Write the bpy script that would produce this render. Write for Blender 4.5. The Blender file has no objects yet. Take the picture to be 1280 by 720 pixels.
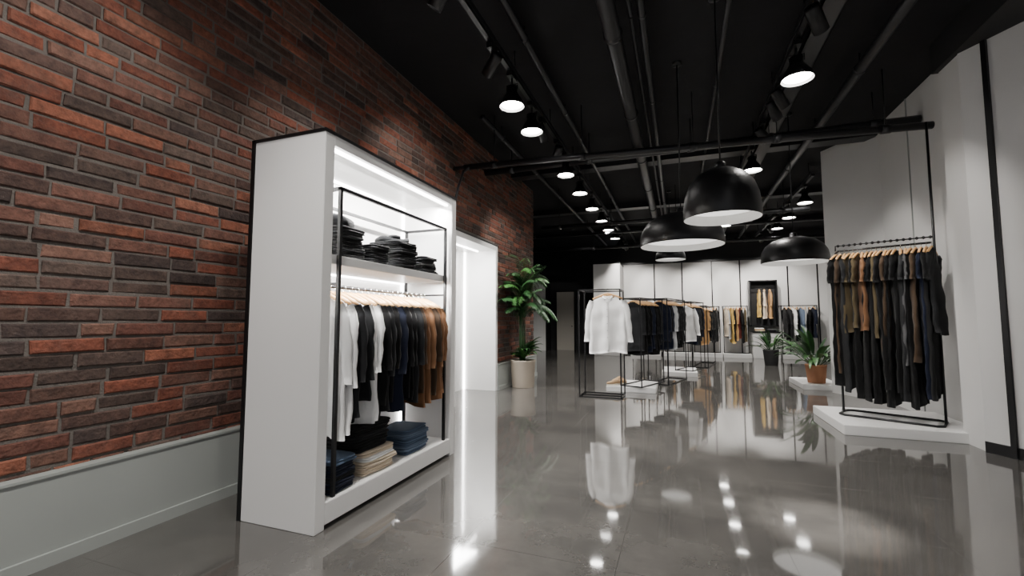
import bpy, math, random, bmesh
from mathutils import Vector, Matrix
random.seed(7)
sc = bpy.context.scene
pi = math.pi
KL = 2.0   # overall lamp strength

# ------------------------------------------------------------------ materials
def nt(name):
    m = bpy.data.materials.new(name); m.use_nodes = True
    n = m.node_tree; return m, n.nodes, n.links, n.nodes['Principled BSDF']

def pbr(name, col, rough=.5, metal=0., var=.12, scale=6., bump=0., bscale=80., spec=.5, sheen=0.):
    m, N, L, b = nt(name)
    tc = N.new('ShaderNodeTexCoord')
    no = N.new('ShaderNodeTexNoise'); no.inputs['Scale'].default_value = scale; no.inputs['Detail'].default_value = 5
    L.new(tc.outputs['Object'], no.inputs['Vector'])
    mx = N.new('ShaderNodeMix'); mx.data_type = 'RGBA'
    mx.inputs[6].default_value = (*[c*(1-var) for c in col], 1)
    mx.inputs[7].default_value = (*[min(1, c*(1+var)) for c in col], 1)
    L.new(no.outputs['Fac'], mx.inputs[0]); L.new(mx.outputs[2], b.inputs['Base Color'])
    b.inputs['Roughness'].default_value = rough; b.inputs['Metallic'].default_value = metal
    b.inputs['Specular IOR Level'].default_value = spec
    if sheen: b.inputs['Sheen Weight'].default_value = sheen
    if bump:
        n2 = N.new('ShaderNodeTexNoise'); n2.inputs['Scale'].default_value = bscale; n2.inputs['Detail'].default_value = 3
        L.new(tc.outputs['Object'], n2.inputs['Vector'])
        bp = N.new('ShaderNodeBump'); bp.inputs['Strength'].default_value = bump; bp.inputs['Distance'].default_value = .01
        L.new(n2.outputs['Fac'], bp.inputs['Height']); L.new(bp.outputs['Normal'], b.inputs['Normal'])
    return m

def emis(name, col, s):
    m, N, L, b = nt(name)
    b.inputs['Base Color'].default_value = (*col, 1)
    b.inputs['Emission Color'].default_value = (*col, 1); b.inputs['Emission Strength'].default_value = s
    return m

_c = {}
def cloth(hexname, col):
    if hexname not in _c:
        _c[hexname] = pbr('fabric_'+hexname, col, .95, 0, .25, 3, .35, 220, .2, .06)
    return _c[hexname]
C = dict(white=(.86,.86,.85), black=(.0055,.0055,.006), char=(.015,.0155,.017), navy=(.009,.012,.026), brown=(.18,.088,.043),
         dbrown=(.055,.035,.022), olive=(.085,.064,.034), cream=(.66,.56,.44), denim=(.075,.11,.17), grey=(.085,.085,.088),
         tan=(.40,.23,.10), red=(.20,.04,.03), lgrey=(.42,.43,.44), sblue=(.12,.16,.23), mustard=(.55,.36,.10))
def cl(k): return cloth(k, C[k])

WHITE = pbr('white_laminate', (.78,.775,.765), .38, 0, .02, 2)
PLASTER = pbr('white_wall_paint', (.62,.615,.605), .75, 0, .04, 1.5, .06, 30)
BASEM = pbr('baseboard_paint', (.32,.34,.325), .5, 0, .04, 2)
BLACKM = pbr('black_powdercoat', (.007,.007,.008), .38, .3, .2, 20)
BLACKW = pbr('black_wall_paint', (.008,.008,.009), .7, 0, .3, 2)
CEILM = pbr('black_ceiling_plaster', (.010,.010,.0115), .85, 0, .6, 1.2, .5, 7, .3)
PIPEM = pbr('black_pipe_paint', (.021,.021,.023), .36, .2, .3, 6)
WOOD = pbr('light_wood', (.60,.35,.15), .45, 0, .2, 25)
STEEL = pbr('hook_steel', (.6,.6,.6), .25, 1, .05)
MORTAR = pbr('mortar', (.125,.110,.098), .95, 0, .35, 9, .6, 90)
POTC = pbr('pot_cream', (.50,.43,.35), .55, 0, .06, 8)
POTD = pbr('pot_dark', (.03,.03,.032), .5, 0, .2, 8)
POTT = pbr('pot_terracotta', (.36,.16,.08), .7, 0, .15, 8)
SOIL = pbr('soil', (.03,.02,.012), .95, 0, .4, 40, .8, 60)
LEAF = pbr('leaf_green', (.016,.055,.015), .42, 0, .45, 6)
LEAF2 = pbr('leaf_bright', (.035,.115,.024), .4, 0, .4, 6)
BEIGE = pbr('beige_panel', (.46,.43,.38), .6, 0, .04, 2)
SHOEM = pbr('tan_suede', (.45,.30,.17), .85, 0, .15, 20)
RUBBER = pbr('sole_cream', (.7,.65,.55), .7, 0, .05, 20)
BULB = emis('lamp_diffuser', (1,.97,.93), 34)
BULB2 = emis('pendant_diffuser', (1,.98,.95), 1.15)
LED = emis('led_strip', (1,.985,.97), 20)
INNER = pbr('dome_inner_white', (.8,.8,.78), .5, 0, .02)

def floor_mat():
    m, N, L, b = nt('polished_grey_floor')
    tc = N.new('ShaderNodeTexCoord')
    mp = N.new('ShaderNodeMapping'); mp.inputs['Location'].default_value = (.35,.2,0); L.new(tc.outputs['Object'], mp.inputs['Vector'])
    br = N.new('ShaderNodeTexBrick'); br.offset = 0.0; br.squash = 1
    br.inputs['Scale'].default_value = 1; br.inputs['Brick Width'].default_value = .92; br.inputs['Row Height'].default_value = .92
    br.inputs['Mortar Size'].default_value = .0022; br.inputs['Mortar Smooth'].default_value = .3
    br.inputs['Color1'].default_value = (.080,.077,.073,1); br.inputs['Color2'].default_value = (.089,.086,.081,1)
    br.inputs['Mortar'].default_value = (.046,.044,.042,1)
    L.new(mp.outputs['Vector'], br.inputs['Vector'])
    no = N.new('ShaderNodeTexNoise'); no.inputs['Scale'].default_value = 1.3; no.inputs['Detail'].default_value = 10; no.inputs['Roughness'].default_value = .68
    L.new(tc.outputs['Object'], no.inputs['Vector'])
    cr = N.new('ShaderNodeValToRGB'); cr.color_ramp.elements[0].position = .32; cr.color_ramp.elements[1].position = .68
    cr.color_ramp.elements[0].color = (.70,.70,.70,1); cr.color_ramp.elements[1].color = (1.28,1.26,1.23,1)
    L.new(no.outputs['Fac'], cr.inputs['Fac'])
    mx = N.new('ShaderNodeMix'); mx.data_type = 'RGBA'; mx.blend_type = 'MULTIPLY'; mx.inputs[0].default_value = 1
    L.new(br.outputs['Color'], mx.inputs[6]); L.new(cr.outputs['Color'], mx.inputs[7]); L.new(mx.outputs[2], b.inputs['Base Color'])
    mr = N.new('ShaderNodeMapRange'); mr.inputs['From Min'].default_value=.3; mr.inputs['From Max'].default_value=.7
    mr.inputs['To Min'].default_value = .025; mr.inputs['To Max'].default_value = .085
    L.new(no.outputs['Fac'], mr.inputs['Value'])
    L.new(mr.outputs['Result'], b.inputs['Roughness'])
    b.inputs['IOR'].default_value = 2.0
    bp = N.new('ShaderNodeBump'); bp.inputs['Strength'].default_value = .14; bp.inputs['Distance'].default_value = .002; bp.invert = True
    L.new(br.outputs['Fac'], bp.inputs['Height']); L.new(bp.outputs['Normal'], b.inputs['Normal'])
    return m
FLOORM = floor_mat()

def brick_mat():
    m, N, L, b = nt('reclaimed_brick')
    at = N.new('ShaderNodeVertexColor'); at.layer_name = 'col'
    tc = N.new('ShaderNodeTexCoord')
    no = N.new('ShaderNodeTexNoise'); no.inputs['Scale'].default_value = 14; no.inputs['Detail'].default_value = 8; no.inputs['Roughness'].default_value = .72
    L.new(tc.outputs['Object'], no.inputs['Vector'])
    cr = N.new('ShaderNodeValToRGB'); cr.color_ramp.elements[0].position = .3; cr.color_ramp.elements[1].position = .7
    cr.color_ramp.elements[0].color = (.44,.46,.48,1); cr.color_ramp.elements[1].color = (1.45,1.38,1.3,1)
    L.new(no.outputs['Fac'], cr.inputs['Fac'])
    mx = N.new('ShaderNodeMix'); mx.data_type = 'RGBA'; mx.blend_type = 'MULTIPLY'; mx.inputs[0].default_value = 1
    L.new(at.outputs['Color'], mx.inputs[6]); L.new(cr.outputs['Color'], mx.inputs[7])
    n3 = N.new('ShaderNodeTexNoise'); n3.inputs['Scale'].default_value = 5; n3.inputs['Detail'].default_value = 10; n3.inputs['Roughness'].default_value = .75
    L.new(tc.outputs['Object'], n3.inputs['Vector'])
    c3 = N.new('ShaderNodeValToRGB'); c3.color_ramp.elements[0].position = .50; c3.color_ramp.elements[1].position = .72
    c3.color_ramp.elements[0].color = (0,0,0,1); c3.color_ramp.elements[1].color = (.5,.5,.5,1)
    L.new(n3.outputs['Fac'], c3.inputs['Fac'])
    m3 = N.new('ShaderNodeMix'); m3.data_type = 'RGBA'; m3.inputs[7].default_value = (.135,.092,.075,1)
    L.new(c3.outputs['Color'], m3.inputs[0]); L.new(mx.outputs[2], m3.inputs[6]); L.new(m3.outputs[2], b.inputs['Base Color'])
    b.inputs['Roughness'].default_value = .85; b.inputs['Specular IOR Level'].default_value = .3
    n2 = N.new('ShaderNodeTexNoise'); n2.inputs['Scale'].default_value = 45; n2.inputs['Detail'].default_value = 6
    L.new(tc.outputs['Object'], n2.inputs['Vector'])
    bp = N.new('ShaderNodeBump'); bp.inputs['Strength'].default_value = .8; bp.inputs['Distance'].default_value = .012
    L.new(n2.outputs['Fac'], bp.inputs['Height']); L.new(bp.outputs['Normal'], b.inputs['Normal'])
    return m
BRICKM = brick_mat()

# ------------------------------------------------------------------ mesh builder
class MB:
    def __init__(s): s.V=[]; s.F=[]; s.M=[]; s.S=[]; s.mats=[]
    def mi(s, m):
        if m not in s.mats: s.mats.append(m)
        return s.mats.index(m)
    def add(s, V, F, m, smooth=False, M=None):
        o = len(s.V); k = s.mi(m)
        s.V += [tuple(M @ Vector(v)) if M is not None else tuple(v) for v in V]
        for f in F: s.F.append([i+o for i in f]); s.M.append(k); s.S.append(smooth)
    def box(s, lo, hi, m, M=None, bev=0.0):
        x0,y0,z0 = lo; x1,y1,z1 = hi
        if bev <= 0:
            V=[(x0,y0,z0),(x1,y0,z0),(x1,y1,z0),(x0,y1,z0),(x0,y0,z1),(x1,y0,z1),(x1,y1,z1),(x0,y1,z1)]
            F=[(0,3,2,1),(4,5,6,7),(0,1,5,4),(1,2,6,5),(2,3,7,6),(3,0,4,7)]
            s.add(V,F,m,False,M); return
        bm = bmesh.new(); bmesh.ops.create_cube(bm, size=1)
        for v in bm.verts:
            v.co = Vector(((x0+x1)/2+v.co.x*(x1-x0),(y0+y1)/2+v.co.y*(y1-y0),(z0+z1)/2+v.co.z*(z1-z0)))
        bmesh.ops.bevel(bm, geom=bm.edges[:], offset=bev, segments=2, affect='EDGES')
        bm.verts.index_update()
        s.add([v.co[:] for v in bm.verts], [[v.index for v in f.verts] for f in bm.faces], m, False, M); bm.free()
    def tube(s, P, r, m, n=8, M=None):
        P=[Vector(p) for p in P]; R = r if isinstance(r,(list,tuple)) else [r]*len(P)
        V=[];F=[]; up=None; k=len(P)
        for i,p in enumerate(P):
            t=((P[i+1]-p) if i==0 else (p-P[i-1]) if i==k-1 else ((P[i+1]-p).normalized()+(p-P[i-1]).normalized())).normalized()
            if up is None: up = Vector((0,0,1)) if abs(t.z)<.9 else Vector((1,0,0))
            a=t.cross(up)
            if a.length<1e-4: a=t.cross(Vector((1,.3,0)))
            a.normalize(); b=a.cross(t).normalized(); up=b
            for j in range(n):
                q=2*pi*j/n; V.append(p+(a*math.cos(q)+b*math.sin(q))*R[i])
        for i in range(k-1):
            for j in range(n):
                F.append((i*n+j,i*n+(j+1)%n,(i+1)*n+(j+1)%n,(i+1)*n+j))
        F.append(tuple(range(n))[::-1]); F.append(tuple(range((k-1)*n,k*n)))
        s.add(V,F,m,True,M)
    def sq(s, p, q, w, m):
        p=Vector(p);q=Vector(q);t=(q-p).normalized()
        up=Vector((0,0,1)) if abs(t.z)<.9 else Vector((0,1,0))
        a=t.cross(up).normalized()*w/2; b=a.cross(t).normalized()*w/2
        p=p-t*w/2; q=q+t*w/2
        V=[p-a-b,p+a-b,p+a+b,p-a+b,q-a-b,q+a-b,q+a+b,q-a+b]
        s.add(V,[(0,3,2,1),(4,5,6,7),(0,1,5,4),(1,2,6,5),(2,3,7,6),(3,0,4,7)],m)
    def lathe(s, prof, c, m, n=28, M=None, smooth=True):
        V=[];F=[]
        for r,z in prof:
            for j in range(n):
                q=2*pi*j/n; V.append((c[0]+r*math.cos(q),c[1]+r*math.sin(q),c[2]+z))
        for i in range(len(prof)-1):
            for j in range(n): F.append((i*n+j,i*n+(j+1)%n,(i+1)*n+(j+1)%n,(i+1)*n+j))
        s.add(V,F,m,smooth,M)
    def disc(s, c, r, m, n=24, M=None):
        V=[(c[0]+r*math.cos(2*pi*j/n),c[1]+r*math.sin(2*pi*j/n),c[2]) for j in range(n)]
        s.add(V,[tuple(range(n))],m,False,M)
    def soft(s, c, w, d, h, m, rot=0, e=.28, seed=0, n=36, k=10, wob=.16):
        rd=random.Random(seed); ph=[rd.uniform(0,6) for _ in range(4)]
        V=[];F=[]
        sg=lambda a,p: math.copysign(abs(a)**p,a)
        R=Matrix.Rotation(rot,4,'Z')
        for i in range(k+1):
            v=-pi/2+pi*i/k
            for j in range(n):
                u=2*pi*j/n
                x=w/2*sg(math.cos(u),e)*sg(math.cos(v),.35); y=d/2*sg(math.sin(u),e)*sg(math.cos(v),.35)
                z=h/2*sg(math.sin(v),.6)
                z+=h*wob*math.sin(x*17+ph[0])*math.cos(y*15+ph[1]); x+=.006*math.sin(y*25+ph[2]); y+=.006*math.sin(x*25+ph[3])
                p=R@Vector((x,y,z)); V.append((p.x+c[0],p.y+c[1],p.z+c[2]))
        for i in range(k):
            for j in range(n): F.append((i*n+j,i*n+(j+1)%n,(i+1)*n+(j+1)%n,(i+1)*n+j))
        s.add(V,F,m,True)
    def obj(s, name, parent=None):
        me=bpy.data.meshes.new(name); me.from_pydata(s.V,[],s.F)
        for m in s.mats: me.materials.append(m)
        me.polygons.foreach_set('material_index',s.M); me.polygons.foreach_set('use_smooth',s.S)
        me.update()
        o=bpy.data.objects.new(name,me); sc.collection.objects.link(o)
        if parent:
            o.parent=parent; o.matrix_parent_inverse=Matrix.Translation(-Vector(parent.location))
        else:
            xs=[v[0] for v in s.V]; ys=[v[1] for v in s.V]; zs=[v[2] for v in s.V]
            c=Vector(((min(xs)+max(xs))/2,(min(ys)+max(ys))/2,min(zs)))
            if name.startswith(('wall','floor','ceiling','base')): c=Vector((0,0,0))
            me.transform(Matrix.Translation(-c)); o.location=c
        return o

def group(name, loc=(0,0,0)):
    e=bpy.data.objects.new(name,None); e.location=loc; e.empty_display_size=.1
    sc.collection.objects.link(e); return e

def light(kind, name, loc, energy, target=None, size=.1, size_y=None, angle=90, blend=.8, col=(1,.955,.90), parent=None):
    l=bpy.data.lights.new(name,kind); l.energy=energy*KL; l.color=col
    if kind=='AREA':
        l.size=size
        if size_y: l.shape='RECTANGLE'; l.size_y=size_y
    else: l.shadow_soft_size=size
    if kind=='SPOT': l.spot_size=math.radians(angle); l.spot_blend=blend
    o=bpy.data.objects.new(name,l); sc.collection.objects.link(o)
    if parent:
        o.parent=parent; o.matrix_parent_inverse=Matrix.Translation(-Vector(parent.location))
    o.location=loc
    if target is not None:
        d=Vector(target)-Vector(loc); o.rotation_euler=d.to_track_quat('-Z','Y').to_euler()
    return o

# ------------------------------------------------------------------ shell
H=4.6
m=MB(); m.box((-7.2,-2.2,-.12),(5.6,20.4,0),FLOORM); m.obj('floor')
m=MB(); m.box((-7.2,-2.2,H),(5.6,20.4,H+.12),CEILM); m.obj('ceiling')

WX=-3.36; Y0,Y1=-2.2,10.6; OP=(6.35,8.0); OZ=2.7
WO=(OP[0]-.10,OP[1]+.10); WZ=OZ+.10
def brick_wall():
    V=[];F=[];MI=[];COL=[]
    def addbox(lo,hi):
        o=len(V); x0,y0,z0=lo;x1,y1,z1=hi
        V.extend([(x0,y0,z0),(x1,y0,z0),(x1,y1,z0),(x0,y1,z0),(x0,y0,z1),(x1,y0,z1),(x1,y1,z1),(x0,y1,z1)])
        for f in [(0,3,2,1),(4,5,6,7),(0,1,5,4),(1,2,6,5),(2,3,7,6),(3,0,4,7)]:
            F.append([i+o for i in f]); MI.append(0); COL.append((.1,.1,.1))
    addbox((-3.62,Y0,0),(WX-.008,WO[0],H)); addbox((-3.62,WO[1],0),(WX-.008,Y1,H)); addbox((-3.62,WO[0],WZ),(WX-.008,WO[1],H))
    rd=random.Random(3)
    pal=[(.205,.066,.041),(.165,.057,.038),(.225,.081,.049),(.130,.054,.041),(.105,.058,.046),(.072,.049,.042),(.150,.070,.053),(.165,.086,.065),(.100,.070,.059),(.235,.094,.060),(.175,.058,.038),(.088,.052,.044),(.135,.062,.047),(.060,.043,.040)]
    ch=.0905; g=.016; z=.43; row=0
    while z<H-.01:
        y=Y0+(-.17 if row%2 else 0)-rd.uniform(0,.07)
        while y<Y1:
            L=rd.choice([.34,.35,.36,.33,.36,.34,.18])
            segs=[(y,y+L-g)]
            if z+ch>0 and z<WZ:
                a,b=segs[0]; segs=[]
                if a<WO[0]: segs.append((a,min(b,WO[0])))
                if b>WO[1]: segs.append((max(a,WO[1]),b))
            for a,b in segs:
                a=max(a,Y0); b=min(b,Y1)
                if b-a<.03: continue
                z0=z+g/2+rd.uniform(-.003,.003); z1=min(z+ch-g/2+rd.uniform(-.003,.003),H)
                if z1-z0<.02: continue
                d=rd.uniform(-.004,.009); tl=rd.uniform(-.003,.003); c=rd.choice(pal); k=rd.uniform(.75,1.22); av=sum(c)/3
                c=tuple((v*.93+av*.07)*k for v in c)
                e=.008; o=len(V); xb=WX-.02; xf=WX+d
                sk=[rd.uniform(-.004,.004) for _ in range(8)]
                base=[(a,z0),(b,z0),(b,z1),(a,z1)]
                for q,(yy,zz) in enumerate(base): V.append((xb,yy,zz))
                for q,(yy,zz) in enumerate(base): V.append((xf-.007,yy+sk[q],zz+sk[q+4]*.6))
                ins=[(a+e,z0+e),(b-e,z0+e),(b-e,z1-e),(a+e,z1-e)]
                for q,(yy,zz) in enumerate(ins): V.append((xf+(tl if q in(1,2) else -tl),yy+sk[q],zz+sk[q+4]*.6))
                for r in (0,4):
                    for q in range(4):
                        F.append([o+r+q,o+r+(q+1)%4,o+r+4+(q+1)%4,o+r+4+q]); MI.append(1); COL.append(c)
                F.append([o+8,o+9,o+10,o+11]); MI.append(1); COL.append(c)
            y+=L
        z+=ch; row+=1
    me=bpy.data.meshes.new('wall_left'); me.from_pydata(V,[],F)
    me.materials.append(MORTAR); me.materials.append(BRICKM)
    me.polygons.foreach_set('material_index',MI)
    ca=me.color_attributes.new('col','FLOAT_COLOR','CORNER')
    buf=[]
    for p in me.polygons:
        for _ in p.vertices: buf += [*COL[p.index],1]
    ca.data.foreach_set('color',buf); me.update()
    o=bpy.data.objects.new('wall_left',me); sc.collection.objects.link(o)
brick_wall()
m=MB()
for a,b in ((Y0,WO[0]-.02),(WO[1],Y1)):
    m.box((-3.36,a,0),(-3.285,b,.485),BASEM); m.box((-3.285,a,0),(-3.265,b,.075),BASEM); m.box((-3.36,a,.485),(-3.275,b,.50),BASEM)
m.obj('baseboard_left')
m=MB()
a,b=OP; xo=-3.30; xi=-3.98
m.box((xi,a-.098,0),(xo,a,OZ),WHITE,bev=.003); m.box((xi,b,0),(xo,b+.098,OZ),WHITE,bev=.003); m.box((xi,a-.098,OZ),(xo,b+.098,OZ+.098),WHITE,bev=.003)
m.box((xi-.06,a-.10,0),(xi,b+.10,OZ+.10),PLASTER)
m.box((xo,a-.11,0),(xo+.012,a-.085,OZ+.11),BLACKM); m.box((xo,a-.11,OZ+.09),(xo+.012,b+.105,OZ+.11),BLACKM)
m.box((xi+.01,b-.03,.0),(xi+.03,b-.01,OZ-.01),LED)
m.box((xi+.30,a+.05,OZ-.02),(xi+.33,b-.05,OZ-.001),LED)
m.box((xi,b-.42,0),(xi+.02,b-.39,OZ),BLACKM); m.box((xi,b-.85,0),(xi+.02,b-.82,OZ),BLACKM)
m.obj('wall_alcove')
light('AREA','alcove_led',(-3.62,7.1,OZ-.04),60,(-3.60,7.4,0),size=.4,size_y=1.2,col=(1,.99,.97))

m=MB(); m.box((-7.2,10.6,0),(-7.05,20.2,H),BLACKW); m.obj('wall_left_far')
m=MB(); m.box((-7.2,10.45,0),(-3.62,10.6,H),PLASTER); m.obj('wall_left_return')
YB=18.6
m=MB(); m.box((-7.2,20,0),(-2.1,20.15,H),BLACKW); m.obj('wall_back_left')
m=MB()
m.box((-2.1,YB,0),(5.6,YB+.15,3.6),PLASTER); m.box((-2.1,YB,3.6),(5.6,YB+.15,H),BLACKW)
m.box((-2.15,YB-.07,3.58),(5.3,YB,3.66),BLACKM)
for x in (-.86,.17,1.23,2.19,3.74,4.66): m.box((x-.02,YB-.02,.1),(x+.02,YB,3.6),BLACKM)
m.box((-2.1,YB-.02,0),(5.3,YB,.1),BLACKM)
m.obj('wall_back')
m=MB(); m.box((-3.05,17.3,0),(-2.05,18.75,3.5),PLASTER,bev=.01); m.box((-3.06,17.29,3.5),(-2.04,18.76,3.54),BLACKM); m.obj('wall_partition')
m=MB(); m.box((-6.4,19.2,0),(-5.5,19.95,3.15),WHITE,bev=.01); m.box((-5.52,19.19,0),(-5.48,19.95,3.17),BLACKM); m.box((-6.4,19.18,1.0),(-6.36,19.2,1.5),BLACKM); m.obj('fitting_room_cabinet')
m=MB(); m.box((-5.2,19.93,0),(-4.4,19.995,2.62),BEIGE); m.box((-5.25,19.91,0),(-5.2,19.995,2.68),BLACKM); m.box((-4.4,19.91,0),(-4.35,19.995,2.68),BLACKM); m.box((-5.25,19.91,2.62),(-4.35,19.995,2.68),BLACKM)
m.lathe([(0,0),(.03,0),(.03,.04),(0,.04)],(-4.5,19.9,1.05),STEEL,12); m.obj('door_1')

def seg_wall(P, z0, z1, mat, th=.12, base=0.):
    m=MB()
    for (p,q) in zip(P[:-1],P[1:]):
        p=Vector((*p,0));q=Vector((*q,0)); t=(q-p).normalized(); nrm=Vector((t.y,-t.x,0))*th
        V=[p,q,q+nrm,p+nrm]; V=[(v.x,v.y,z0) for v in V]+[(v.x,v.y,z1) for v in V]
        m.add(V,[(0,3,2,1),(4,5,6,7),(0,1,5,4),(1,2,6,5),(2,3,7,6),(3,0,4,7)],mat)
        if base:
            i=nrm.normalized()*-.012; V=[p+i,q+i,q,p]; V=[(v.x,v.y,0) for v in V]+[(v.x,v.y,base) for v in V]
            m.add(V,[(0,3,2,1),(4,5,6,7),(0,1,5,4),(1,2,6,5),(2,3,7,6),(3,0,4,7)],BLACKM)
    return m
m=seg_wall([(3.22,6.5),(3.22,8.99)],0,H,PLASTER)
m.box((3.205,8.0,.0),(3.221,8.012,H),BASEM); m.obj('wall_right')
m=seg_wall([(3.24,8.99),(2.66,10.02)],0,H,PLASTER,.16); m.obj('wall_right_angled')
m=seg_wall([(3.5,-2.2),(3.5,5.2),(3.15,5.75),(2.93,6.1)],0,4.25,PLASTER,.12,base=.11)
A=Vector((2.93,6.1,0)); B=Vector((3.15,5.75,0)); t=(B-A).normalized(); n=Vector((-t.y,t.x,0))
if n.x>0: n=-n
p=A+(B-A)*.52
V=[p+n*.03,p+t*.045+n*.03,p+t*.045-n*.01,p-n*.01]; V=[(v.x,v.y,.0) for v in V]+[(v.x,v.y,4.25) for v in V]
m.add(V,[(0,3,2,1),(4,5,6,7),(0,1,5,4),(1,2,6,5),(2,3,7,6),(3,0,4,7)],BLACKM)
m.box((2.94,6.1,0),(3.34,6.5,4.25),PLASTER)
m.obj('wall_right_near')
m=MB(); m.box((2.88,-2.2,4.25),(5.6,6.52,H),BLACKW); m.obj('ceiling_bulkhead')
m=MB(); m.box((5.2,10.1,0),(5.35,YB,H),PLASTER); m.box((2.8,10.02,0),(5.35,10.14,H),PLASTER); m.obj('wall_right_far')

# ------------------------------------------------------------------ ceiling services
def ypipe(x,z,r,y0=-2,y1=18.4,step=1.9):
    m=MB(); m.tube([(x,y0,z),(x,y1,z)],r,PIPEM,16)
    y=y0+.8
    while y<y1:
        m.tube([(x,y,z),(x,y,H)],.008,BLACKM,6); m.tube([(x,y-.025,z),(x,y+.025,z)],r*1.14,PIPEM,16); y+=step
    m.obj('ceiling_conduit_pipe')
ypipe(-.56,4.28,.085); ypipe(-.27,4.42,.035); ypipe(-.38,4.44,.02); ypipe(2.15,4.40,.06); ypipe(-1.52,4.46,.04); ypipe(-2.7,4.4,.045,y0=6); ypipe(.55,4.50,.025)
for x in (1.46,):
    m=MB(); m.box((x-.10,-2,4.34),(x+.10,18.4,4.36),PIPEM)
    for s in (-.10,.09): m.box((x+s,-2,4.34),(x+s+.01,18.4,4.44),PIPEM)
    for k in range(4): m.tube([(x-.06+.04*k,-2,4.375),(x-.06+.04*k,18.4,4.375)],.013,BLACKM,6)
    for y in range(-1,18,2): m.tube([(x-.095,y,4.4),(x-.095,y,H)],.008,BLACKM,6); m.tube([(x+.095,y,4.4),(x+.095,y,H)],.008,BLACKM,6)
    m.obj('ceiling_cable_tray')
def xpipe(p,q,r,hook=False):
    m=MB(); p=Vector(p);q=Vector(q)
    if hook:
        P=[p+Vector((.0,-.35,-.75)),p+Vector((0,-.22,-.40)),p+Vector((.02,-.08,-.10)),p+Vector((.10,0,0)),q]
        m.tube(P,[.02,.02,.022,.03,.035],PIPEM,12)
        m.tube([p+Vector((-.2,0,0)),p+Vector((.12,0,0))],.03,PIPEM,12)
    m.tube([p,q],r,PIPEM,14)
    for k in (.08,.3,.55,.72,.92):
        c=p.lerp(q,k); m.tube([c,(c.x,c.y,H)],.008,BLACKM,6); dd=(q-p).normalized()*.05; m.tube([c-dd,c+dd],r*1.2,PIPEM,14)
    m.obj('ceiling_cross_pipe')
xpipe((-3.17,6.35,3.8),(3.06,6.98,3.8),.048,True)
xpipe((-3.35,7.6,4.12),(3.2,7.6,4.12),.06)
xpipe((-3.35,11.3,3.78),(2.75,11.3,3.78),.05)
xpipe((-6,15.2,3.8),(5.1,15.2,3.8),.05)
xpipe((-5,13.4,3.95),(5.1,13.4,3.95),.035)
for yy,x0,x1 in ((9.0,-3.35,3.2),(12.6,-7,5.2),(16.0,-7,5.2)):
    m=MB(); m.box((x0,yy,4.46),(x1,yy+.2,H),PIPEM); m.box((x0,yy-.04,4.44),(x1,yy+.24,4.46),PIPEM); m.obj('ceiling_beam')

def track(x,y0,y1):
    m=MB(); m.box((x-.025,y0,4.25),(x+.025,y1,4.29),BLACKM); m.box((x-.035,y0,4.29),(x+.035,y1,4.34),PIPEM)
    y=y0+.3
    while y<y1: m.tube([(x,y,4.33),(x,y,H)],.008,BLACKM,6); y+=1.6
    m.obj('light_track')
track(-1.78,-1.8,17.6); track(1.23,-1.8,17.6); track(2.62,10.4,17.8)
def cone_lamp(x,y,e=120,tilt=(0,0),ang=105,r=.145,z=3.86):
    g=group('track_spotlight',(x,y,z))
    m=MB(); T=Matrix.Translation((x,y,z+.2))@Matrix.Rotation(tilt[0],4,'X')@Matrix.Rotation(tilt[1],4,'Y')@Matrix.Translation((0,0,-.2))
    m.lathe([(r,0),(r*1.02,.01),(r*.86,.07),(r*.55,.14),(r*.42,.17),(r*.42,.24),(0,.25)],(0,0,0),BLACKM,24,T)
    m.lathe([(r,0),(r*.95,.012),(r*.80,.065),(r*.5,.07)],(0,0,0),INNER,24,T)
    m.disc((0,0,.022),r*.86,BULB,24,T)
    m.tube([(x,y,z+.22),(x,y,4.25)],.013,BLACKM,8)
    m.box((x-.035,y-.09,4.2),(x+.035,y+.09,4.25),BLACKM)
    m.tube([(x-.07,y,z+.2),(x-.07,y,z+.27),(x+.07,y,z+.27),(x+.07,y,z+.2)],.008,BLACKM,6)
    m.obj('lamp_head',g)
    d=T.to_3x3()@Vector((0,0,-1)); p=T@Vector((0,0,-.02))
    light('SPOT','lamp_light',p,e,p+d,size=.1,angle=ang,blend=.9,parent=g)
def can_lamp(x,y,target,e=80,ang=55,z=4.04,bl=.7):
    g=group('track_can_light',(x,y,z)); m=MB()
    d=(Vector(target)-Vector((x,y,z))).normalized(); q=d.to_track_quat('-Z','Y').to_matrix().to_4x4()
    T=Matrix.Translation((x,y,z))@q
    m.lathe([(0,.13),(.06,.13),(.064,.11),(.064,-.12),(.056,-.12),(.05,-.06)],(0,0,0),BLACKM,18,T)
    m.disc((0,0,-.085),.055,BULB,18,T)
    m.tube([(x,y,z+.02),(x,y,4.25)],.012,BLACKM,8); m.box((x-.03,y-.08,4.19),(x+.03,y+.08,4.25),BLACKM)
    m.obj('lamp_head',g)
    p=T@Vector((0,0,-.14)); light('SPOT','lamp_light',p,e,p+d,size=.04,angle=ang,blend=bl,parent=g)
for y in (-.9,1.3,4.8,5.57,7.5,8.7,10.05,11.4,12.6,14.0,15.4): cone_lamp(-1.78,y,165 if y<4 else 110)
for y in (-.9,1.8,5.28,8.35,10.1,11.6,13.1,14.6,16.0): cone_lamp(1.23,y,165 if y<5 else 105,r=.15)
for y in (11.1,12.6,14.0): cone_lamp(2.62,y,85)
can_lamp(1.23,4.55,(3.2,7.4,1.4),90,50)
can_lamp(1.23,6.1,(3.1,7.6,1.4),80,45)
can_lamp(1.23,6.45,(2.4,7.0,1.0),90,45)
can_lamp(1.23,7.25,(3.2,8.6,2.0),60,48)
can_lamp(1.23,3.9,(.88,3.62,0),900,15,bl=1.)
can_lamp(-1.78,6.05,(-1.2,7.8,1.2),190,38)
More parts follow.
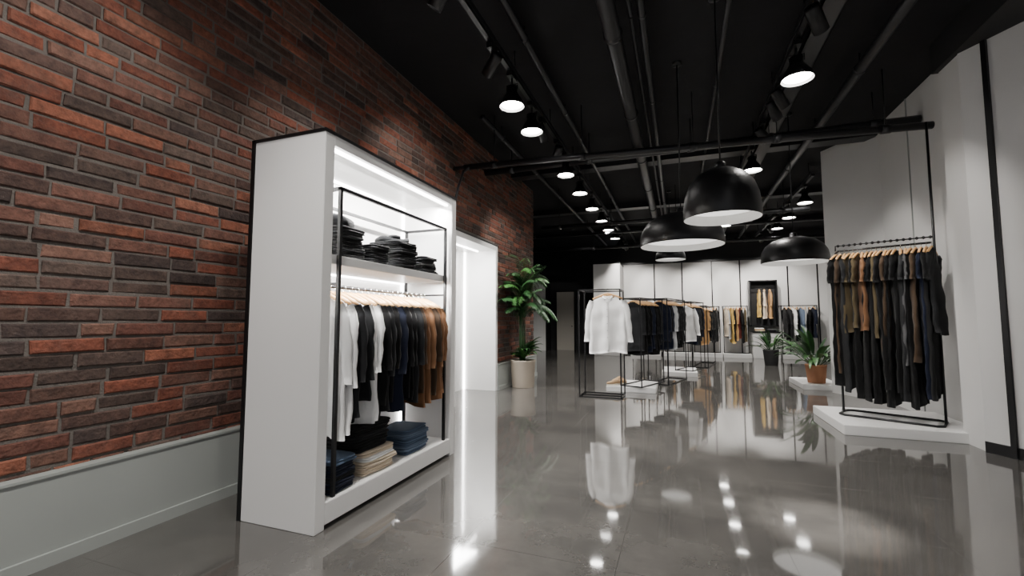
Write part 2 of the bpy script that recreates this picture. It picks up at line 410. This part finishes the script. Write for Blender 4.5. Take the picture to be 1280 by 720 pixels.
can_lamp(-1.78,3.1,(-3.3,3.4,2.0),50,80); can_lamp(-1.78,1.9,(-3.35,1.2,1.9),48,90); can_lamp(-1.78,.3,(-3.35,.6,1.9),32,90)
can_lamp(-1.78,6.9,(-3.3,9.0,1.8),120,70); can_lamp(-1.78,4.2,(-3.35,5.2,2.8),55,80)
for x in (-1.78,1.23): can_lamp(x,16.4,(x,YB,2.0),160,75)
can_lamp(2.62,16.6,(3.2,YB,2.0),180,75); can_lamp(1.23,16.9,(2.3,YB,1.8),130,70); can_lamp(-1.78,16.9,(-.4,YB,1.8),140,70); can_lamp(1.23,17.2,(.2,YB,1.8),120,70)
can_lamp(2.62,15.0,(4.6,YB,2.0),160,70); can_lamp(-1.78,15.9,(-2.5,17.3,1.8),90,60); can_lamp(-1.78,13.15,(-5.5,19.2,1.4),650,38)

def pendant(x,y,z,r,h,e):
    g=group('dome_pendant_lamp',(x,y,z)); m=MB()
    prof=[(r*.985,0),(r,.01),(r*.995,h*.22),(r*.95,h*.45),(r*.84,h*.67),(r*.64,h*.85),(r*.38,h*.955),(r*.14,h),(.05,h+.005),(.05,h+.05),(.03,h+.07),(0,h+.07)]
    m.lathe(prof,(x,y,z),BLACKM,48)
    inn=[(r*.985,0),(r*.965,h*.22),(r*.92,h*.44),(r*.81,h*.64),(r*.6,h*.8),(r*.1,h*.93)]
    m.lathe(inn,(x,y,z),INNER,48)
    m.obj('shade',g)
    m=MB(); m.disc((x,y,z+h*.20),r*.955,BULB2,48); m.obj('diffuser',g)
    m=MB(); m.tube([(x,y,z+h+.06),(x,y,H)],.008,BLACKM,8); m.lathe([(0,-.03),(.06,-.03),(.06,0)],(x,y,H),BLACKM,20); m.obj('cord',g)
    light('SPOT','lamp_light',(x,y,z+.02),e,(x,y,0),size=r*.6,angle=130,blend=.8,parent=g)
pendant(.42,4.73,2.33,.35,.50,45)
pendant(.06,5.85,2.26,.49,.41,45)
pendant(1.70,7.95,2.23,.46,.40,45)
pendant(-.15,11.8,2.85,.36,.33,40)

# ------------------------------------------------------------------ garments
def garment(mb,M,mat,L=.9,W=.23,T=.04,sl=.55,flare=.02,hem=1.05,seed=0,neck=.06,collar=True,n=30):
    rd=random.Random(seed); ph=rd.uniform(0,6); fr=rd.uniform(16,26); fr2=rd.uniform(34,46); ph2=rd.uniform(0,6); lean=rd.uniform(-.03,.03)
    D=[0,.012,.03,.055,.08,.11]+[.11+(L-.11)*i/14 for i in range(1,15)]
    V=[];F=[]; sg=lambda a,p: math.copysign(abs(a)**p,a)
    for d in D:
        s=min(d/.11,1); w=neck+(W-neck)*s**.72
        u=0
        if d>.11:
            u=(d-.11)/(L-.11); w=W*(1-.05*math.sin(pi*min(1,u*1.4))+(hem-1)*u)
        th=T*(.4+.6*min(d/.22,1)); am=T*.55*min(1,max(0,(d-.06)/.45))
        for k in range(n):
            q=2*pi*k/n; c=math.cos(q); s_=math.sin(q)
            x=w*sg(c,.8); f=math.sin(x*fr+ph+d*1.5)+.45*math.sin(x*fr2+ph2-d*2)
            y=th*sg(s_,.75)+am*f+lean*d+.006*math.sin(d*23+ph2+x*6)
            V.append((x+.006*math.sin(d*15+ph),y,-d-(.02*math.sin(x*9+ph) if u>.9 else 0)))
    R=len(D)
    for i in range(R-1):
        for k in range(n): F.append((i*n+k,(i+1)*n+k,(i+1)*n+(k+1)%n,i*n+(k+1)%n))
    F.append(tuple(range(n))[::-1]); F.append(tuple(range((R-1)*n,R*n)))
    mb.add(V,F,mat,True,M)
    if collar:
        V=[];F=[];k2=16
        for (rx,z) in ((neck*1.02,-.012),(neck*.98,.022),(neck*.9,.026),(neck*.88,-.01)):
            for k in range(k2):
                q=2*pi*k/k2; V.append((rx*math.cos(q),(T*.55+.012)*math.sin(q),z-.012*(math.sin(q)<-.5)))
        for i in range(3):
            for k in range(k2): F.append((i*k2+k,i*k2+(k+1)%k2,(i+1)*k2+(k+1)%k2,(i+1)*k2+k))
        mb.add(V,F,mat,True,M)
    if sl>0:
        short=sl<.45
        for sd in (-1,1):
            V=[];F=[];k2=12;R=10
            for i in range(R):
                u=i/(R-1); cx=sd*(W-.045+flare*u+.03*min(1,u*3)); z=-.062-u*sl; rx=(.078*(1-.12*u) if short else .064*(1-.32*u)); ry=max(.024,T*.9)*(1-.22*u)
                if i==0: rx*=.6; ry*=.6
                cy=.012*math.sin(u*3+ph)+lean*(u*sl)
                for k in range(k2):
                    q=2*pi*k/k2; rr=1+.13*math.sin(u*17+2*q+ph)
                    V.append((cx+rx*math.cos(q)*rr,cy+ry*math.sin(q)*rr,z+rx*.35*math.cos(q)*sd*(1 if i==0 else 0)))
            for i in range(R-1):
                for k in range(k2): F.append((i*k2+k,(i+1)*k2+k,(i+1)*k2+(k+1)%k2,i*k2+(k+1)%k2))
            F.append(tuple(range(k2))[::-1]); F.append(tuple(range((R-1)*k2,R*k2)))
            mb.add(V,F,mat,True,M)
def hanger(mb,M,W=.2,up=.085,mat=None):
    mat=mat or WOOD
    P=[(-W,0,-.075),(-W*.8,0,-.052),(-W*.5,0,-.022),(-W*.2,0,.004),(0,0,.014),(W*.2,0,.004),(W*.5,0,-.022),(W*.8,0,-.052),(W,0,-.075)]
    P=[(x,y,z+.024) for x,y,z in P]
    mb.tube(P,[.011,.015,.015,.015,.017,.015,.015,.015,.011],mat,8,M)
    h=up
    mb.tube([(0,0,.028),(0,0,h-.035),(-.018,0,h-.02),(-.020,0,h),(0,0,h+.016),(.018,0,h),(.017,0,h-.014)],.0028,STEEL,6,M)
def hang_row(parent, p0, p1, items, drop=.085, W=.22, seed=0, fl=.02, jit=.10, kt=.40):
    p0=Vector(p0);p1=Vector(p1); d=(p1-p0); ang=math.atan2(d.y,d.x)-pi/2; N=len(items)
    mg=MB(); mh=MB(); rd=random.Random(seed)
    for i,it in enumerate(items):
        c=p0.lerp(p1,(i+.5)/N); c.z-=drop
        M=Matrix.Translation(c)@Matrix.Rotation(ang+rd.uniform(-jit,jit),4,'Z')
        sp=d.length/N
        col,L,sl=it[:3]; w=(it[3] if len(it)>3 else W)*rd.uniform(.95,1.05)
        garment(mg,M,cl(col),L*rd.uniform(.96,1.04),w,min(.045,sp*kt),sl,fl,1.04,seed*50+i)
        hanger(mh,M,w*.88,drop)
    mg.obj('garments',parent); mh.obj('hangers',parent)

# ------------------------------------------------------------------ main display unit
X1=-2.17; X0=-2.80; YA,YE=2.29,4.16; HT=2.61
g=group('display_shelving_unit',(-2.5,3.2,0))
m=MB(); tk=.09
m.box((X0,YA,0),(X1,YA+tk,HT),WHITE,bev=.004)
m.box((X0,YE-tk,0),(X1,YE,HT),WHITE,bev=.004)
m.box((X0,YA+tk,HT-.07),(X1,YE-tk,HT),WHITE)
m.box((X0,YA+tk,.07),(X0+.03,YE-tk,HT-.07),WHITE)
m.box((X0,YA+tk,.03),(X1,YE-tk,.17),WHITE,bev=.004)
m.obj('carcass',g)
m=MB()
m.box((X0-.03,YA-.006,0),(X0,YA+.03,HT+.02),BLACKM); m.box((X0-.03,YE-.03,0),(X0,YE+.006,HT+.02),BLACKM)
m.box((X0-.03,YA-.006,HT),(X1+.006,YA+.02,HT+.02),BLACKM); m.box((X1-.02,YA+.02,HT),(X1+.006,YE+.006,HT+.02),BLACKM); m.box((X0-.03,YA,HT),(X0,YE,HT+.02),BLACKM)
m.box((X0-.02,YA+.1,0),(X0,YE-.1,HT),WHITE)
m.obj('edge_trim',g)
m=MB(); m.box((X0+.03,YA+tk,1.735),(X1-.045,YE-tk,1.80),WHITE,bev=.004); m.obj('shelf',g)
m=MB(); xf=X1-.03; xr=X0+.14; ya=YA+.19; ye=YE-.17; w=.024
for xx in (xf,xr):
    m.sq((xx,ya,.17),(xx,ya,2.27),w,BLACKM); m.sq((xx,ye,.17),(xx,ye,2.27),w,BLACKM); m.sq((xx,ya,2.27),(xx,ye,2.27),w,BLACKM)
m.sq((xf,ya,2.27),(xr,ya,2.27),w,BLACKM); m.sq((xf,ye,2.27),(xr,ye,2.27),w,BLACKM)
xm=(xf+xr)/2
m.tube([(xm,ya,1.60),(xm,ye,1.60)],.013,BLACKM,10); m.sq((xf,ya,1.60),(xr,ya,1.60),.018,BLACKM); m.sq((xf,ye,1.60),(xr,ye,1.60),.018,BLACKM)
m.obj('garment_frame',g)
m=MB(); m.box((X1-.07,YA+tk+.02,HT-.085),(X1-.04,YE-tk-.02,HT-.072),LED)
m.box((X0+.035,YA+tk+.001,.25),(X0+.055,YA+tk+.014,HT-.1),LED); m.box((X0+.035,YE-tk-.014,.25),(X0+.055,YE-tk-.001,HT-.1),LED)
m.box((X0+.06,YA+tk+.02,1.722),(X0+.08,YE-tk-.02,1.734),LED); m.box((X0+.06,YA+tk+.02,HT-.085),(X0+.08,YE-tk-.02,HT-.072),LED)
m.obj('led_strips',g)
o=light('AREA','led_top',(X1-.10,(YA+YE)/2,HT-.10),50,None,size=.06,size_y=1.6,col=(1,.985,.955),parent=g); o.rotation_euler=(0,math.radians(18),0)
o=light('AREA','led_shelf',(X1-.10,(YA+YE)/2,1.72),28,None,size=.05,size_y=1.5,col=(1,.985,.955),parent=g)
rows=[('white',.95,.55,.22),('white',.98,.58,.23),('char',.84,.55,.24),('char',.80,.55,.24),('white',.95,.5,.22),('white',.90,.5,.22),('black',.86,.5,.23),('char',.9,.55,.23),('black',.84,.5,.23),('navy',.88,.55,.23),('black',.82,.5,.23),('black',.88,.5,.23),('char',.86,.5,.23),('dbrown',.86,.5,.23),('brown',.92,.55,.23),('brown',.92,.55,.23),('dbrown',.9,.5,.23),('brown',.92,.55,.23),('brown',.9,.5,.22)]
hang_row(g,(xm+.02,ya+.03,1.60),(xm+.02,ye-.03,1.60),rows,.085,.23,11,kt=.47)

def pile(parent,c,w,d,cols,th=.028,seed=0,rot=0,name='folded_garments'):
    m=MB(); rd=random.Random(seed); z=c[2]
    for i,k in enumerate(cols):
        t=th*rd.uniform(.85,1.2); dx=rd.uniform(-.010,.010); dy=rd.uniform(-.014,.014); sw=rd.uniform(.92,1.04); sd=rd.uniform(.92,1.04); rr=rot+rd.uniform(-.07,.07)
        for q in range(2):
            m.soft((c[0]+dx-.004*q,c[1]+dy,z+t*.25+.001),w*sw,d*sd,t*.62,cl(k),rr+rd.uniform(-.02,.02),.25,seed*31+i*2+q)
            z+=t*.5
    m.obj(name,parent); return z
def lump(parent,c,w,d,h,k,seed):
    m=MB(); m.soft((c[0],c[1],c[2]+h/2),w,d,h,cl(k),seed*.7,.6,seed,wob=.3); m.soft((c[0]+.02,c[1]-.03,c[2]+h*.8),w*.6,d*.55,h*.6,cl(k),seed,.7,seed+5,wob=.35); m.obj('draped_garment',parent)
S=1.80; xc=-2.42
z=pile(g,(xc,2.70,S),.34,.29,['char','black','char','black','black','char','black'],.034,1)
lump(g,(xc,2.68,z-.005),.28,.25,.09,'char',3)
pile(g,(xc+.03,3.01,S),.32,.24,['char','char','black','char'],.034,2)
z=pile(g,(xc+.02,3.40,S),.34,.32,['black','char','char','black','char','black','char'],.032,4); lump(g,(xc,3.40,z-.004),.28,.22,.06,'char',6)
pile(g,(xc+.04,3.77,S),.30,.27,['char','black','grey','char','black'],.03,5)
S=.17
pile(g,(-2.36,2.60,S),.30,.27,['navy','navy','char','navy','navy','denim'],.036,6)
pile(g,(-2.38,3.04,S),.34,.40,['cream','cream','cream','white','cream'],.036,7)
z=pile(g,(-2.64,2.90,S),.28,.40,['cream','white','cream','cream','white'],.036,8)
z=pile(g,(-2.46,3.0,z),.40,.44,['black','black','char','black','black'],.042,9); lump(g,(-2.46,2.97,z-.01),.36,.38,.12,'black',4)
pile(g,(-2.40,3.60,S),.34,.38,['denim','sblue','denim','denim','sblue','denim'],.034,10)

# ------------------------------------------------------------------ right rack on platform
m=MB(); m.box((1.80,6.41,.0),(3.20,7.72,.115),WHITE,bev=.006); m.obj('display_platform')
g=group('garment_rack',(2.5,7.0,.115))
m=MB(); pL=Vector((2.05,7.28,0)); pR=Vector((2.93,6.82,0)); d=(pR-pL).normalized(); nn=Vector((-d.y,d.x,0))
if nn.y>0: nn=-nn
zb=.13; r=.014
def P(p,o=0,a=0,z=zb): v=p+nn*o+d*a; return (v.x,v.y,z)
m.tube([P(pL,0,0,2.2),P(pL,0,0,2.26),P(pL,0,.03,2.29),P(pR,0,-.03,2.29)],r,BLACKM,10)
m.tube([P(pL,0,0,2.2),P(pL,0,0,zb+.06),P(pL,.04,0,zb),P(pL,.20,.0),P(pL,.26,.06),P(pR,.26,-.06),P(pR,.20,0),P(pR,.04,0),P(pR,0,0,zb+.06)],r,BLACKM,10)
m.tube([P(pL,0,0,zb+.06),P(pL,-.04,0),P(pL,-.12,.0),P(pL,-.18,.06),P(pR,-.18,-.06),P(pR,-.12,0),P(pR,-.04,0),P(pR,0,0,zb+.06)],r,BLACKM,10)
m.tube([P(pR,0,0,zb+.04),P(pR,0,0,3.79)],r,BLACKM,10)
m.tube([P(pL,0,0,2.29),P(pL,0,-.0,2.36),P(pR,0,0,2.36)],.009,BLACKM,8)
for i in range(16):
    c=pL.lerp(pR,(i+.5)/16); m.lathe([(0,-.022),(.018,-.01),(.018,.01),(0,.022)],(c.x,c.y,2.36),BLACKM,8)
m.obj('frame',g)
items=[('black',1.70,.3),('dbrown',1.50,.3),('char',1.76,.3),('olive',1.02,.3),('black',1.80,.3),('olive',.98,.3),('brown',.95,.3),('black',1.88,.3),('black',1.84,.3),('olive',1.04,.3),('black',1.72,.32),('dbrown',1.25,.3),('black',1.86,.3),('black',1.78,.3),('char',1.80,.3),('grey',1.35,.3),('black',1.84,.3),('dbrown',1.3,.3),('navy',1.80,.3),('black',1.78,.3),('char',1.0,.32)]
hang_row(g,P(pL,0,-.02,2.29),P(pR,0,.0,2.29),items,.09,.27,21,jit=.12,kt=.72,fl=0)

# ------------------------------------------------------------------ centre racks
def box_frame(m,x0,x1,y0,y1,z0,z1,w=.022):
    for x in (x0,x1):
        for y in (y0,y1): m.sq((x,y,z0+w/2),(x,y,z1),w,BLACKM)
    for z in (z0+w/2,z1):
        m.sq((x0,y0,z),(x1,y0,z),w,BLACKM); m.sq((x0,y1,z),(x1,y1,z),w,BLACKM); m.sq((x0,y0,z),(x0,y1,z),w,BLACKM); m.sq((x1,y0,z),(x1,y1,z),w,BLACKM)
def feature_shirt(parent,x,y,z,L,W,rot=0,seed=5):
    m=MB(); M=Matrix.Translation((x,y,z))@Matrix.Rotation(rot,4,'Z')
    garment(m,M,cl('white'),L,W,.05,L*.74,.07,1.02,seed,neck=.085,n=44)
    th=.066
    m.box((-.016,-th-.012,-L+.05),(.016,-th+.0,-.05),cl('white'),M)
    for i in range(6):
        m.lathe([(0,-.004),(.008,-.004),(.008,.004),(0,.004)],(0,0,0),cl('lgrey'),8,M@Matrix.Translation((0,-th-.014,-.1-i*(L-.25)/6))@Matrix.Rotation(pi/2,4,'X'))
    for sx in (-1,1):
        m.tube([(0,-th*.7,-.05),(sx*.045,-th*.8,-.035),(sx*.082,-.02,.0),(sx*.08,.02,.015)],[.008,.012,.012,.01],cl('white'),8,M)
    m.obj('white_shirt',parent)
    m=MB(); hanger(m,M@Matrix.Translation((0,0,.02)),W*.8,.11); m.tube([(-.11,0,-.01),(0,0,.035),(.11,0,-.01)],.018,WOOD,8,M); m.obj('shirt_hanger',parent)
g=group('garment_rack',(-1.3,8.1,0))
m=MB(); box_frame(m,-1.66,-.94,7.9,8.42,0.0,1.88); m.sq((-1.66,8.16,.011),(-.94,8.16,.011),.022,BLACKM); m.obj('frame',g)
feature_shirt(g,-1.15,7.9,1.75,.97,.32)
def line_rack(p0,p1,zr,items,seed,W=.22,name='garment_rack',depth=.42,drop=.085,low=0.0):
    p0=Vector((*p0,0));p1=Vector((*p1,0)); d=(p1-p0).normalized(); nn=Vector((-d.y,d.x,0))*depth/2
    g=group(name,((p0.x+p1.x)/2,(p0.y+p1.y)/2,low)); m=MB()
    z=lambda v,h:(v.x,v.y,h)
    for p in (p0,p1):
        for s in (-1,1): m.sq(z(p+nn*s,low+.011),z(p+nn*s,zr),.022,BLACKM)
        m.sq(z(p-nn,zr),z(p+nn,zr),.022,BLACKM); m.sq(z(p-nn,low+.011),z(p+nn,low+.011),.022,BLACKM)
    m.sq(z(p0-nn,low+.011),z(p1-nn,low+.011),.022,BLACKM); m.sq(z(p0+nn,low+.011),z(p1+nn,low+.011),.022,BLACKM)
    m.sq(z(p0-nn,zr),z(p1-nn,zr),.018,BLACKM); m.sq(z(p0+nn,zr),z(p1+nn,zr),.018,BLACKM)
    m.tube([z(p0,zr),z(p1,zr)],.013,BLACKM,10); m.obj('frame',g)
    hang_row(g,z(p0+d*.08,zr),z(p1-d*.08,zr),items,drop,W,seed)
    return g
rd=random.Random(5)
def mix(n,cols,l0=.8,l1=1.0,W=.22): return [(rd.choice(cols),rd.uniform(l0,l1),.55,W) for _ in range(n)]
m=MB(); m.box((-1.32,8.72,0),(-.42,9.75,.10),WHITE,bev=.006); m.obj('display_platform')
line_rack((-.86,8.75),(-.50,9.70),1.76,mix(4,['black','char'])+mix(2,['sblue','navy'])+mix(4,['black','char']),41,low=.10,W=.24)
line_rack((-.42,9.95),(-.06,11.2),1.80,mix(3,['navy','black'])+mix(3,['lgrey','grey','sblue'])+mix(6,['black','char']),42,W=.24)
m=MB(); m.box((-.40,11.6,0),(.40,12.9,.10),WHITE,bev=.006); m.obj('display_platform')
g=line_rack((.10,11.9),(.42,12.85),1.80,mix(9,['black','char','navy']),43,W=.24,low=.10)
feature_shirt(g,.12,11.72,1.68,.86,.27,0,9)
m=MB(); m.tube([(.10,11.9,1.80),(.12,11.72,1.80)],.011,BLACKM,8); m.obj('front_arm',g)
line_rack((.55,13.9),(.85,15.6),1.75,mix(10,['black','char','tan','olive']),44,W=.23)
def shoe(x,y,z,rot):
    m=MB(); M=Matrix.Translation((x,y,z))@Matrix.Rotation(rot,4,'Z')
    V=[];F=[];k=16;prof=[(-.13,.03,.04),(-.12,.04,.075),(-.08,.042,.09),(-.03,.042,.085),(.02,.045,.065),(.07,.05,.05),(.11,.045,.045),(.14,.02,.03)]
    for (yy,w,h) in prof:
        for j in range(k):
            q=2*pi*j/k; V.append((w*math.cos(q),yy,.025+h/2+h/2*math.sin(q)))
    for i in range(len(prof)-1):
        for j in range(k): F.append((i*k+j,(i+1)*k+j,(i+1)*k+(j+1)%k,i*k+(j+1)%k))
    F.append(tuple(range(k))); F.append(tuple(range(7*k,8*k))[::-1])
    m.add(V,F,SHOEM,True,M)
    V=[(math.cos(2*pi*j/24)*.05,math.sin(2*pi*j/24)*.145,zz) for zz in (0,.028) for j in range(24)]
    m.add(V,[(j,(j+1)%24,24+(j+1)%24,24+j) for j in range(24)]+[tuple(range(24))[::-1],tuple(range(24,48))],RUBBER,False,M)
    return m.obj('suede_shoe')
for i,(x,y,rr) in enumerate(((-1.20,8.86,2.2),(-1.10,9.02,2.0),(-1.18,9.30,2.6))): shoe(x,y,.101,rr)

# ------------------------------------------------------------------ back wall racks
def wall_rack(x0,x1,items,seed,zr=1.85):
    g=group('wall_garment_rack',((x0+x1)/2,18.2,0)); m=MB()
    m.box((x0-.05,17.85,0),(x1+.05,18.56,.14),WHITE,bev=.006)
    for x in (x0,x1): m.sq((x,18.2,.14),(x,18.2,zr),.026,BLACKM); m.sq((x,18.2,zr),(x,18.57,zr),.026,BLACKM)
    m.sq((x0,18.2,zr),(x1,18.2,zr),.03,BLACKM); m.sq((x0,18.2,.155),(x1,18.2,.155),.026,BLACKM); m.obj('frame',g)
    hang_row(g,(x0+.05,18.2,zr),(x1-.05,18.2,zr),items,.085,.24,seed,jit=.3)
wall_rack(.55,1.42,[('cream',1.1,.5),('olive',1.2,.5),('brown',1.25,.5),('tan',1.1,.5),('white',1.0,.5),('char',1.2,.5),('black',1.2,.5)],51)
wall_rack(1.55,2.36,[('cream',1.0,.5),('lgrey',1.1,.5),('mustard',1.2,.5),('black',1.2,.5),('tan',1.15,.5),('red',1.1,.5),('black',1.2,.5),('olive',1.15,.5)],52)
wall_rack(3.42,4.5,[('black',1.0,.5),('char',1.1,.5),('white',.9,.5),('black',1.1,.5),('sblue',1.0,.5),('lgrey',1.0,.5),('black',1.1,.5),('navy',1.0,.5)],53)
wall_rack(-1.7,-.7,[('grey',1.0,.5),('black',1.1,.5),('cream',.9,.5),('char',1.1,.5),('lgrey',1.0,.5),('black',1.0,.5)],54)
wall_rack(-.5,.4,[('black',1.0,.5),('tan',1.1,.5),('white',.9,.5),('black',1.1,.5),('char',1.0,.5)],55)
g=group('wall_display_niche',(2.88,18.4,1.2)); m=MB()
m.box((2.47,18.52,1.15),(3.30,18.57,2.75),BLACKW)
for a,b in (((2.44,18.2,1.12),(3.33,18.57,1.16)),((2.44,18.2,2.74),(3.33,18.57,2.78)),((2.44,18.2,1.12),(2.48,18.57,2.78)),((3.29,18.2,1.12),(3.33,18.57,2.78))): m.box(a,b,BLACKM)
m.tube([(2.48,18.35,2.50),(3.29,18.35,2.50)],.014,BLACKM,8); m.obj('frame',g)
hang_row(g,(2.68,18.35,2.50),(3.2,18.35,2.50),[('mustard',.95,.5,.2),('cream',1.0,.5,.2),('tan',1.0,.5,.2)],.085,.2,61,jit=.5)
m=MB(); m.box((2.47,17.9,.0),(3.3,18.55,.9),WHITE,bev=.008); m.box((2.45,17.88,.9),(3.32,18.56,.94),BLACKM); m.box((2.88,17.885,.05),(2.89,17.9,.88),BLACKM); m.obj('low_cabinet')
g2=group('folded_clothes_stack',(2.8,18.2,.95)); pile(g2,(2.72,18.2,.951),.3,.3,['cream','tan','white'],.04,71); pile(g2,(3.08,18.2,.951),.3,.3,['char','grey'],.04,72)

# ------------------------------------------------------------------ plants
def blade(mb,p,d,L,W,droop,mat,n=7,cup=.18):
    p=Vector(p); d=Vector(d).normalized(); V=[];F=[]
    for i in range(n+1):
        t=i/n; s=d.cross(Vector((0,0,1)))
        if s.length<.05: s=Vector((1,0,0))
        s.normalize(); up=s.cross(d); w=W*(math.sin(pi*min(1,t*.93+.05))**.75)*(1 if t<.98 else .1)
        V+= [p-s*w/2+up*w*cup, p.copy(), p+s*w/2+up*w*cup]
        p=p+d*(L/n); d=(d+Vector((0,0,-droop/n))).normalized()
    for i in range(n):
        for j in (0,1): F.append((i*3+j,i*3+j+1,i*3+j+4,i*3+j+3))
    mb.add([v[:] for v in V],F,mat,True)
def frond(mb,p,az,el,L,droop,mat,rd,n=20,ll=.26,lw=.030):
    p=Vector(p); d=Vector((math.cos(az)*math.cos(el),math.sin(az)*math.cos(el),math.sin(el))); pts=[p.copy()]
    for i in range(n):
        p=p+d*(L/n); pts.append(p.copy()); d=(d+Vector((0,0,-droop/n))).normalized()
        if i>2:
            s=d.cross(Vector((0,0,1))).normalized(); t=i/n; k=ll*math.sin(pi*(.15+.8*t))**.6
            for sg in (-1,1): blade(mb,p,d*.9+s*sg+Vector((0,0,.1)),k*rd.uniform(.85,1.1),lw,1.3,mat,4,.1)
    mb.tube(pts,[.009*(1-i/(len(pts))*.8) for i in range(len(pts))],mat,5)
def pot(m,x,y,z,r,h,mat,taper=.78):
    m.lathe([(0,0),(r*taper,0),(r*(taper+.02),.01),(r*.97,h-.03),(r,h-.02),(r,h),(r*.9,h),(r*.88,h-.05)],(x,y,z),mat,32); m.disc((x,y,z+h-.045),r*.89,SOIL,32)
rp=random.Random(9)
x,y=-2.99,8.72
g=group('potted_palm',(x,y,0)); m=MB(); pot(m,x,y,0,.26,.54,POTC,.84); m.obj('pot',g)
m=MB()
for i in range(7):
    a=i*.9; top=Vector((x+.06*math.cos(a),y+.06*math.sin(a),1.40+.25*(i%3)))
    m.tube([(x+.05*math.cos(a),y+.05*math.sin(a),.48),(x+.06*math.cos(a),y+.06*math.sin(a),1.0),top],[.022,.018,.012],LEAF,8)
    for k in range(9):
        az=a+k*2.4+rp.uniform(-.3,.3)
        L=rp.uniform(.75,1.15)
        if math.cos(az)<-.2: L*=.55
        frond(m,top,az,rp.uniform(.8,1.45),L,rp.uniform(1.3,2.4),LEAF if rp.random()<.6 else LEAF2,rp)
for k in range(46):
    az=rp.uniform(0,2*pi); L=rp.uniform(.45,.72)*(.5 if math.cos(az)<-.2 else 1)
    blade(m,(x,y,.52),(math.cos(az)*.65,math.sin(az)*.65,rp.uniform(.6,1.3)),L*1.15,.13,1.3,LEAF2 if k%2 else LEAF,8)
m.V=[(max(-3.25,v[0]) if v[0]<-2.99 else -2.99+(v[0]+2.99)*.68, v[1], v[2]) for v in m.V]
m.obj('foliage',g)
def leafy(name,x,y,z,r,h,pm,n,L0,L1,W,seed,clampx=None):
    g=group(name,(x,y,z)); m=MB(); pot(m,x,y,z,r,h,pm); m.obj('pot',g); m=MB(); rr=random.Random(seed)
    for k in range(n):
        az=rr.uniform(0,2*pi); el=rr.uniform(.35,1.35); L=rr.uniform(L0,L1)
        if clampx and math.cos(az)>.2: L*=.6
        b=Vector((x+.04*math.cos(az),y+.04*math.sin(az),z+h-.05)); st=b+Vector((math.cos(az)*math.cos(el),math.sin(az)*math.cos(el),math.sin(el)))*L*.35
        m.tube([b,st],.006,LEAF,5)
        blade(m,st,(math.cos(az)*math.cos(el),math.sin(az)*math.cos(el),math.sin(el)),L*.75,W*rr.uniform(.8,1.1),1.1,LEAF2 if rr.random()<.5 else LEAF,8)
    m.obj('foliage',g)
leafy('potted_plant',2.58,15.4,0,.22,.46,POTD,34,.4,.7,.10,4)
m=MB(); m.box((2.25,10.25,0),(2.95,11.5,.10),WHITE,bev=.006); m.obj('display_platform')
leafy('potted_plant',2.56,10.62,.101,.19,.36,POTT,42,.55,1.1,.10,6,True)

# ------------------------------------------------------------------ world, camera
w=bpy.data.worlds.new('world'); sc.world=w; w.use_nodes=True
w.node_tree.nodes['Background'].inputs[0].default_value=(.95,.96,1,1); w.node_tree.nodes['Background'].inputs[1].default_value=.6

yaw=math.radians(20.33); pt=math.radians(4.085)
f=Vector((-math.sin(yaw)*math.cos(pt),math.cos(yaw)*math.cos(pt),math.sin(pt)))
r=Vector((math.cos(yaw),math.sin(yaw),0)); u=r.cross(f)
cam=bpy.data.cameras.new('camera'); cam.sensor_width=36; cam.lens=15.75; cam.clip_end=100; cam.clip_start=.05
co=bpy.data.objects.new('camera',cam); sc.collection.objects.link(co)
co.matrix_world=Matrix((( r.x,u.x,-f.x,0),(r.y,u.y,-f.y,0),(r.z,u.z,-f.z,1.35),(0,0,0,1)))
sc.camera=co
